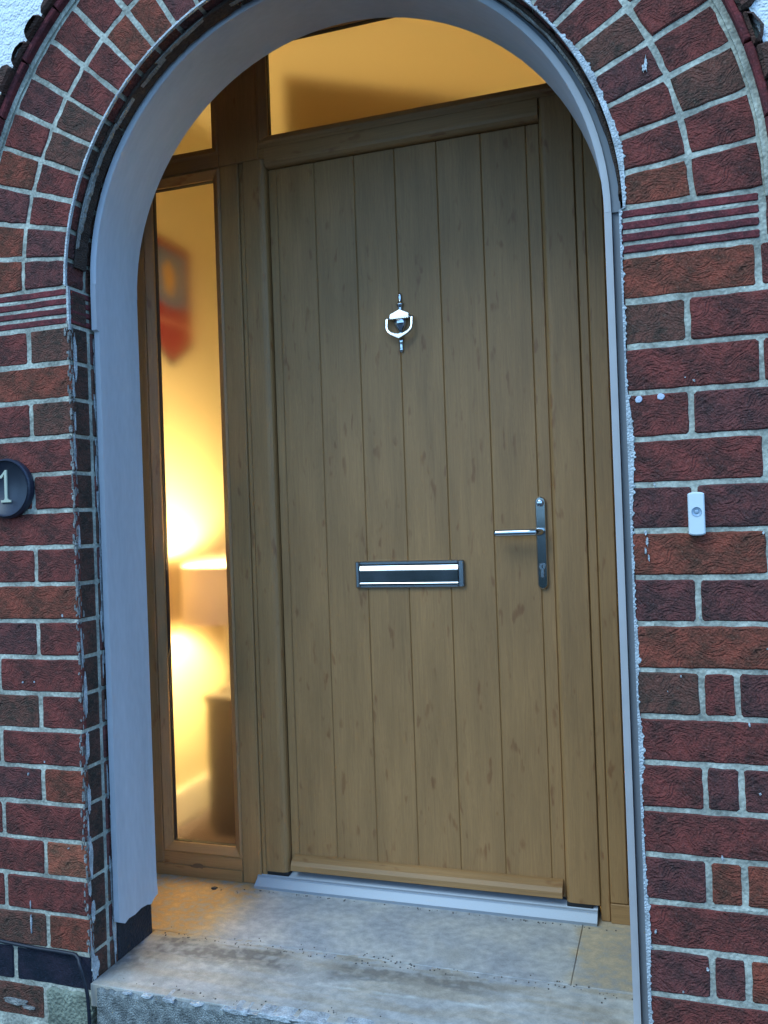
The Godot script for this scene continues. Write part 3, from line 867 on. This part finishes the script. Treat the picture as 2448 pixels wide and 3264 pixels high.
# ---------------------------------------------------------------- door leaf
func build_door():
	var t := thing("front_door", "oak-look front door of vertical boards with chrome letter plate, knocker and lever handle", "door")
	var xs := [0.2265, 0.2505, 0.3625, 0.4775, 0.591, 0.705, 0.8215, 0.937, 0.9705]
	for i in 8:
		put("plank", box_mesh(Vector3(xs[i] + 0.0003, 0.042, ZL - 0.008), Vector3(xs[i + 1] - 0.0003, 1.9705, ZL), 0.0024), M["oak" + str((i * 3 + 1) % 4)], t)
	put("door_core", box_mesh(Vector3(0.2262, 0.041, ZL - 0.048), Vector3(0.9708, 1.971, ZL - 0.0082)), M.oak0, t)
	var st := flat()
	bar_x(st, PackedVector2Array([Vector2(ZL + 0.0003, 0.0865), Vector2(ZL + 0.010, 0.0845), Vector2(ZL + 0.026, 0.0755), Vector2(ZL + 0.0325, 0.066), Vector2(ZL + 0.0335, 0.052), Vector2(ZL + 0.030, 0.0505), Vector2(ZL + 0.0003, 0.0505)]), 0.2375, 0.964)
	put("weather_bar", done(st), M.oak_h, t)
	# letter plate
	var lp := Node3D.new()
	lp.name = "letter_plate"
	t.add_child(lp, true)
	lp.position = Vector3(0.594, 0.8500, ZL)
	st = flat()
	for e in [[-0.148, -0.1365], [0.1325, 0.148]]:
		box(st, Vector3(e[0], -0.035, 0.0), Vector3(e[1], 0.035, 0.011), 0.0042)
	box(st, Vector3(-0.1362, 0.0255, 0.0), Vector3(0.1322, 0.035, 0.0095), 0.004)
	box(st, Vector3(-0.1362, -0.035, 0.0), Vector3(0.1322, -0.0275, 0.0095), 0.003)
	put("frame", done(st), M.satin, lp)
	st = flat()
	st.set_smooth_group(-1)
	bar_x(st, PackedVector2Array([Vector2(0.0, 0.025), Vector2(0.0045, 0.0245), Vector2(0.0065, 0.0225), Vector2(0.0105, 0.0120), Vector2(0.0112, 0.0095), Vector2(0.0108, -0.0215), Vector2(0.0118, -0.0235), Vector2(0.0108, -0.0262), Vector2(0.0, -0.0268)]), -0.1355, 0.1315)
	put("flap", done(st), M.chrome, lp)
	# lever handle
	var hd := Node3D.new()
	hd.name = "door_handle"
	t.add_child(hd, true)
	hd.position = Vector3(0.9415, 0.9235, ZL)
	st = flat()
	var p := PackedVector2Array()
	for i in 13:
		var a := PI * i / 12
		p.append(Vector2(cos(a) * 0.0135, 0.102 + sin(a) * 0.0135))
	for i in 13:
		var a := PI + PI * i / 12
		p.append(Vector2(cos(a) * 0.0135, -0.102 + sin(a) * 0.0135))
	prism(st, p, 0.0, 0.0095, 0.003)
	put("backplate", done(st), M.chrome, hd)
	st = flat()
	lathe(st, Vector3.ZERO, [[0.0, 0.0095], [0.0025, 0.0092], [0.004, 0.007], [0.0045, 0.0]], 20)
	var sc := put("screw_cap", done(st), M.chrome, hd)
	sc.transform = Transform3D(Basis(Vector3.RIGHT, PI / 2), Vector3(0, 0.099, 0.0085))
	st = flat()
	var path := []
	for e in [[0, 0.006], [0, 0.03], [-0.001, 0.038], [-0.005, 0.0435], [-0.012, 0.0455], [-0.03, 0.0455], [-0.07, 0.0455], [-0.105, 0.0455], [-0.1095, 0.045]]:
		path.append(Vector3(e[0], 0.028, e[1]))
	tube(st, path, 0.0088, 14)
	put("lever", done(st), M.chrome, hd)
	st = flat()
	p = PackedVector2Array()
	for i in 15:
		var a := deg_to_rad(-62) + deg_to_rad(304) * i / 14
		p.append(Vector2(cos(a) * 0.0088, sin(a) * 0.0088))
	p.append(Vector2(-0.0045, -0.026)); p.append(Vector2(0.0, -0.028)); p.append(Vector2(0.0045, -0.026))
	prism(st, p, 0.008, 0.0125, 0.001)
	put("lock_cylinder", done(st), M.satin, hd).position = Vector3(0, -0.0585, 0)
	put("keyhole", box_mesh(Vector3(-0.0011, -0.0625, 0.0112), Vector3(0.0011, -0.0545, 0.0128)), M.black, hd)
	# urn knocker
	var kn := Node3D.new()
	kn.name = "door_knocker"
	t.add_child(kn, true)
	kn.position = Vector3(0.5945, 1.431, ZL)
	st = flat()
	lathe(st, Vector3(0, 0, 0.004), [[0.0, 0.0005], [0.002, 0.004], [0.007, 0.0068], [0.011, 0.005], [0.014, 0.0052], [0.026, 0.0058], [0.031, 0.0075], [0.034, 0.006], [0.046, 0.0066], [0.052, 0.007], [0.058, 0.0085], [0.066, 0.0140], [0.073, 0.0180], [0.080, 0.0188], [0.085, 0.0175]], 20, 0.75)
	put("urn_plate", done(st), M.chrome, kn)
	st = flat()
	lathe(st, Vector3(0, 0, 0.004), [[0.104, 0.010], [0.110, 0.0068], [0.116, 0.0055], [0.120, 0.0062], [0.125, 0.0095], [0.1275, 0.0105], [0.130, 0.0082], [0.134, 0.0052], [0.142, 0.0048], [0.147, 0.0052], [0.152, 0.0046], [0.156, 0.0028], [0.158, 0.0004]], 20, 0.75)
	put("finial", done(st), M.chrome, kn)
	st = flat()
	prism(st, PackedVector2Array([Vector2(-0.0265, 0.0), Vector2(0.0265, 0.0), Vector2(0.0265, 0.0140), Vector2(0.0, 0.0265), Vector2(-0.0265, 0.0140)]), 0.0, 0.013, 0.0015)
	var rf := put("pivot_block", done(st), M.chrome, kn)
	rf.transform = Transform3D(Basis(Vector3.RIGHT, -0.19), Vector3(0, 0.084, 0.006))
	st = flat()
	prism(st, PackedVector2Array([Vector2(-0.0365, 0.0), Vector2(-0.0365, -0.024), Vector2(-0.035, -0.031), Vector2(-0.0305, -0.0385), Vector2(-0.022, -0.0455), Vector2(0.0, -0.0575), Vector2(0.022, -0.0455), Vector2(0.0305, -0.0385), Vector2(0.035, -0.031), Vector2(0.0365, -0.024), Vector2(0.0365, 0.0), Vector2(0.0312, 0.0), Vector2(0.0312, -0.023), Vector2(0.0285, -0.031), Vector2(0.022, -0.0375), Vector2(0.010, -0.0425), Vector2(0.0, -0.0438), Vector2(-0.010, -0.0425), Vector2(-0.022, -0.0375), Vector2(-0.0285, -0.031), Vector2(-0.0312, -0.023), Vector2(-0.0312, 0.0)]), -0.003, 0.004, 0.0008, true)
	var rg := put("ring", done(st), M.chrome, kn)
	rg.transform = Transform3D(Basis(Vector3.RIGHT, -0.20), Vector3(0, 0.0885, 0.013))
	st = flat()
	tube(st, [Vector3(-0.0378, 0.0895, 0.0135), Vector3(0.0378, 0.0895, 0.0135)], 0.003, 10)
	put("pivot_pin", done(st), M.chrome, kn)

# ---------------------------------------------------------------- small things
func build_small():
	var t := thing("house_number_plaque", "round black house number plaque with a raised rim and a pale 1 on the bricks", "plaque", Vector3(-0.1745, 1.096, 0.002))
	var st := flat()
	lathe(st, Vector3.ZERO, [[-0.002, 0.0665], [0.010, 0.068], [0.0155, 0.0665], [0.0175, 0.063], [0.0155, 0.0595], [0.0125, 0.058], [0.0120, 0.0]], 64)
	put("disc", done(st), M.navy, t).transform = Transform3D(Basis(Vector3.RIGHT, PI / 2), Vector3.ZERO)
	var tm := TextMesh.new()
	var f := SystemFont.new()
	f.font_names = PackedStringArray(["Droid Serif"])
	tm.font = f
	tm.text = "1"
	tm.font_size = 64
	tm.pixel_size = 0.00155
	tm.depth = 0.004
	put("numeral", tm, M.gold, t).transform = Transform3D(Basis.from_scale(Vector3(0.70, 1.0, 1.0)), Vector3(0.001, 0.003, 0.0135))
	t = thing("doorbell_push", "white plastic doorbell push with a round button on the dark bricks", "doorbell", Vector3(1.2895, 0.9885, 0.002))
	st = flat()
	var p := PackedVector2Array()
	for i in 9:
		var u := -1.0 + 2.0 * i / 8
		p.append(Vector2(u * 0.0135, -0.0345 - 0.003 * sqrt(max(0.0, 1.0 - u * u))))
	for i in 9:
		var u := 1.0 - 2.0 * i / 8
		p.append(Vector2(u * 0.0135, 0.0345 + 0.003 * sqrt(max(0.0, 1.0 - u * u))))
	prism(st, p, -0.002, 0.018, 0.0022)
	put("body", done(st), M.plastic, t)
	st = flat()
	lathe(st, Vector3.ZERO, [[0.0, 0.0085], [0.0012, 0.0082], [0.0006, 0.0050], [0.0002, 0.0040], [0.0009, 0.003], [0.0011, 0.0]], 28)
	put("button", done(st), M.button, t).transform = Transform3D(Basis(Vector3.RIGHT, PI / 2), Vector3(0.0002, 0.0035, 0.0178))
	st = flat()
	var path := []
	var cv := Curve3D.new()
	for e in [[-0.75, 0.083], [-0.45, 0.074], [-0.2347, 0.0658], [-0.148, 0.0622], [-0.06, 0.0612], [-0.030, 0.058], [-0.013, 0.043], [-0.004, 0.015], [0.0035, -0.02], [0.006, -0.09], [0.004, -0.165]]:
		cv.add_point(Vector3(e[0], e[1], 0.0075 if e[1] > 0.05 else 0.0185))
	for i in cv.point_count:
		if i > 0 and i < cv.point_count - 1:
			var d := (cv.get_point_position(i + 1) - cv.get_point_position(i - 1)) * 0.16
			cv.set_point_in(i, -d); cv.set_point_out(i, d)
	var l := cv.get_baked_length()
	for i in 81: path.append(cv.sample_baked(l * i / 80, true))
	tube(st, path, 0.0040, 10)
	tag(put("black_cable", done(st), M.black_flex), "black cable run along the blue bricks and bent down beside the step", "cable")

# ---------------------------------------------------------------- indoors
func build_inside():
	var s := func(called, a, b, m): tag(put(called, box_mesh(a, b), m), "", "", "", "structure")
	var hx := -0.33
	s.call("hall_wall_left", Vector3(hx - 0.1, -0.3, -3.6), Vector3(hx, 2.62, -0.621), M.hall)
	s.call("hall_wall_right", Vector3(1.62, -0.3, -3.6), Vector3(1.72, 2.62, -0.621), M.hall)
	s.call("hall_wall_back", Vector3(hx - 0.1, -0.3, -3.7), Vector3(1.72, 2.62, -3.6), M.hall)
	s.call("hall_ceiling", Vector3(hx, 2.46, -3.6), Vector3(1.62, 2.62, -0.625), M.hall)
	s.call("hall_floor", Vector3(hx, -0.3, -3.6), Vector3(1.62, 0.012, -0.641), M.carpet)
	# the wall that holds the frame, and the porch between it and the arch
	s.call("porch_wall_left", Vector3(hx - 0.1, -0.3, -0.6205), Vector3(-0.263, 2.62, -0.2255), M.porch)
	s.call("porch_wall_right", Vector3(1.421, -0.3, -0.6205), Vector3(1.72, 2.62, -0.2255), M.porch)
	s.call("porch_ceiling", Vector3(-0.263, 2.421, -0.6195), Vector3(1.421, 2.62, -0.2255), M.porch)
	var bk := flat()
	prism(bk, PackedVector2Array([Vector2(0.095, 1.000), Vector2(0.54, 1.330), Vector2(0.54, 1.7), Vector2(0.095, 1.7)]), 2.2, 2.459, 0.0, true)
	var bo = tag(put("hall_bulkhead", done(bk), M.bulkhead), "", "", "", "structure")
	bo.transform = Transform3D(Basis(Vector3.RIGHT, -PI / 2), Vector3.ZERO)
	var t := thing("skirting_board", "pale skirting board along the hall wall behind the sidelight", "skirting")
	put("board", box_mesh(Vector3(hx, 0.012, -3.0), Vector3(hx + 0.018, 0.125, -0.64), 0.004), M.hall_white, t)
	# lamp
	t = thing("table_lamp", "lit table lamp with drum shade on the cabinet behind the sidelight glass", "lamp", Vector3(-0.108, 0.462, -0.885))
	var st := flat()
	lathe(st, Vector3(0, 0.226, 0), [[0.0, 0.150], [0.178, 0.146]], 40)
	put("lamp_shade", done(st), M.shade, t)
	st = flat()
	lathe(st, Vector3.ZERO, [[0.0, 0.040], [0.010, 0.040], [0.018, 0.018], [0.06, 0.012], [0.15, 0.012], [0.20, 0.010], [0.27, 0.009]], 28)
	put("base", done(st), M.cabinet, t)
	st = flat()
	lathe(st, Vector3(0, 0.338, 0), [[-0.04, 0.008], [-0.025, 0.018], [0.0, 0.026], [0.018, 0.018], [0.026, 0.001]], 20)
	put("bulb", done(st), M.bulb, t)
	var li := OmniLight3D.new()
	li.name = "lamp_light"
	li.position = Vector3(0, 0.338, 0)
	li.light_color = Color(1.0, 0.87, 0.58)
	li.light_energy = LAMP_E
	li.omni_range = 8.0
	li.omni_attenuation = 2.0
	li.light_size = 0.025
	li.shadow_enabled = true
	t.add_child(li)
	# cabinet
	t = thing("hall_cabinet", "dark wooden cabinet under the lamp in the hall", "cabinet", Vector3(-0.06, 0.012, -0.885))
	put("carcass", box_mesh(Vector3(-0.105, 0.03, -0.07), Vector3(0.16, 0.425, 0.07), 0.003), M.cabinet, t)
	put("top", box_mesh(Vector3(-0.112, 0.4255, -0.078), Vector3(0.17, 0.448, 0.078), 0.004), M.cabinet, t)
	put("plinth", box_mesh(Vector3(-0.095, 0.0, -0.06), Vector3(0.15, 0.0295, 0.06)), M.cabinet, t)
	put("door", box_mesh(Vector3(-0.09, 0.05, 0.0705), Vector3(0.145, 0.41, 0.078), 0.004), M.cabinet, t)
	# pennant on the hall wall, seen blurred through the glass
	t = thing("wall_pennant", "red pointed pennant with a grey-blue field and yellow emblem on the hall wall", "pennant", Vector3(hx, 0, 0))
	var rot := Transform3D(Basis(Vector3.UP, PI / 2), Vector3.ZERO)
	for e in [["cloth", [[0.805, 1.952], [1.085, 1.952], [1.085, 1.640], [0.946, 1.548], [0.805, 1.640]], 0.0, 0.004, M.red], ["field", [[0.835, 1.925], [1.050, 1.925], [1.050, 1.748], [0.946, 1.735], [0.835, 1.748]], 0.0041, 0.006, M.blue], ["stripe", [[0.806, 1.690], [1.084, 1.690], [1.084, 1.678], [0.806, 1.678]], 0.0041, 0.0055, M.pink], ["fringe", [[0.805, 1.639], [0.946, 1.547], [1.085, 1.639], [1.085, 1.625], [0.946, 1.530], [0.805, 1.625]], 0.0, 0.004, M.navy]]:
		st = flat()
		var p := PackedVector2Array()
		for v in e[1]: p.append(Vector2(v[0], v[1]))
		prism(st, p, e[2], e[3], 0.0)
		put(e[0], done(st), e[4], t).transform = rot
	st = flat()
	prism(st, blob(Vector2(0.938, 1.83), 0.034, 0.062, 18, 0.12), 0.0061, 0.0075, 0.0)
	put("emblem", done(st), M.yellow, t).transform = rot

var LAMP_E := 0.68

func build_added_hedge():  # unseen, added so the chrome fittings mirror something dark
	var t := thing("added_hedge", "unseen dark hedge added opposite the door for the chrome to mirror", "hedge", Vector3(0.2, -0.17, 4.6))
	var st := flat()
	for k in 9000:
		var x := rng.randf_range(-3.2, 3.2)
		var top := 1.25 + 0.08 * sin(x * 2.3) + 0.05 * sin(x * 5.1)
		var y := rng.randf_range(0.0, top)
		var z := rng.randf_range(-0.30, 0.30)
		if rng.randf() < 0.75: z = -0.30 + rng.randf_range(-0.05, 0.06)
		elif rng.randf() < 0.6: y = top + rng.randf_range(-0.06, 0.04)
		var c := Vector3(x, y, z)
		var u := Vector3(rng.randf_range(-1, 1), rng.randf_range(-1, 1), rng.randf_range(-1, 1)).normalized()
		var v := u.cross(Vector3(0.3, 0.5, 0.8)).normalized()
		var l := rng.randf_range(0.03, 0.06)
		quad(st, c - u * l, c - v * l * 0.45, c + u * l, c + v * l * 0.45, u.cross(v))
	tag(put("foliage", done(st), M.leaf, t), "", "", "", "stuff")
	st = flat()
	for k in 14:
		var x := -3.0 + k * 0.46
		tube(st, [Vector3(x, 0.0, 0.0), Vector3(x + 0.03, 0.5, 0.02), Vector3(x - 0.02, 1.1, -0.02)], 0.018, 6)
	put("stems", done(st), M.old_timber, t)

func _ready():
	rng.seed = 20240611
	var cam := Camera3D.new()
	cam.name = "camera"
	cam.position = Vector3(1.2429, 1.0024, 1.5985)
	cam.rotation = Vector3(0.0055, 0.3178, -0.0353)
	cam.fov = rad_to_deg(2.0 * atan(1632.0 / 2750.0))
	cam.near = 0.05
	cam.far = 400.0
	add_child(cam)
	cam.current = true
	var env := Environment.new()
	env.background_mode = Environment.BG_SKY
	var sky := Sky.new()
	var sm := ProceduralSkyMaterial.new()
	sm.sky_top_color = Color(0.45, 0.66, 0.98)
	sm.sky_horizon_color = Color(0.63, 0.85, 1.0)
	sm.sky_curve = 0.3
	sm.ground_bottom_color = Color(0.20, 0.22, 0.25)
	sm.ground_horizon_color = Color(0.40, 0.46, 0.52)
	sm.sun_angle_max = 1.0
	sky.sky_material = sm
	env.sky = sky
	env.background_energy_multiplier = 1.25
	env.tonemap_mode = Environment.TONE_MAPPER_LINEAR
	env.tonemap_exposure = 2.1
	env.sdfgi_enabled = true
	env.ssao_enabled = true
	env.ssil_enabled = true
	var we := WorldEnvironment.new()
	we.name = "environment"
	we.environment = env
	add_child(we)
	var sun := DirectionalLight3D.new()
	sun.name = "sun"
	sun.light_energy = 0.3
	sun.light_color = Color(0.80, 0.92, 1.0)
	sun.light_angular_distance = 30.0
	sun.shadow_enabled = true
	sun.rotation_degrees = Vector3(-48, -28, 0)
	add_child(sun)

	make_materials()
	tag(put("ground", box_mesh(Vector3(-120, -0.4, 0.016), Vector3(120, -0.17, 160)), M.paving), "", "", "", "structure")
	build_wall()
	build_lining()
	build_step()
	build_frame()
	build_door()
	build_inside()
	build_small()
	build_added_hedge()
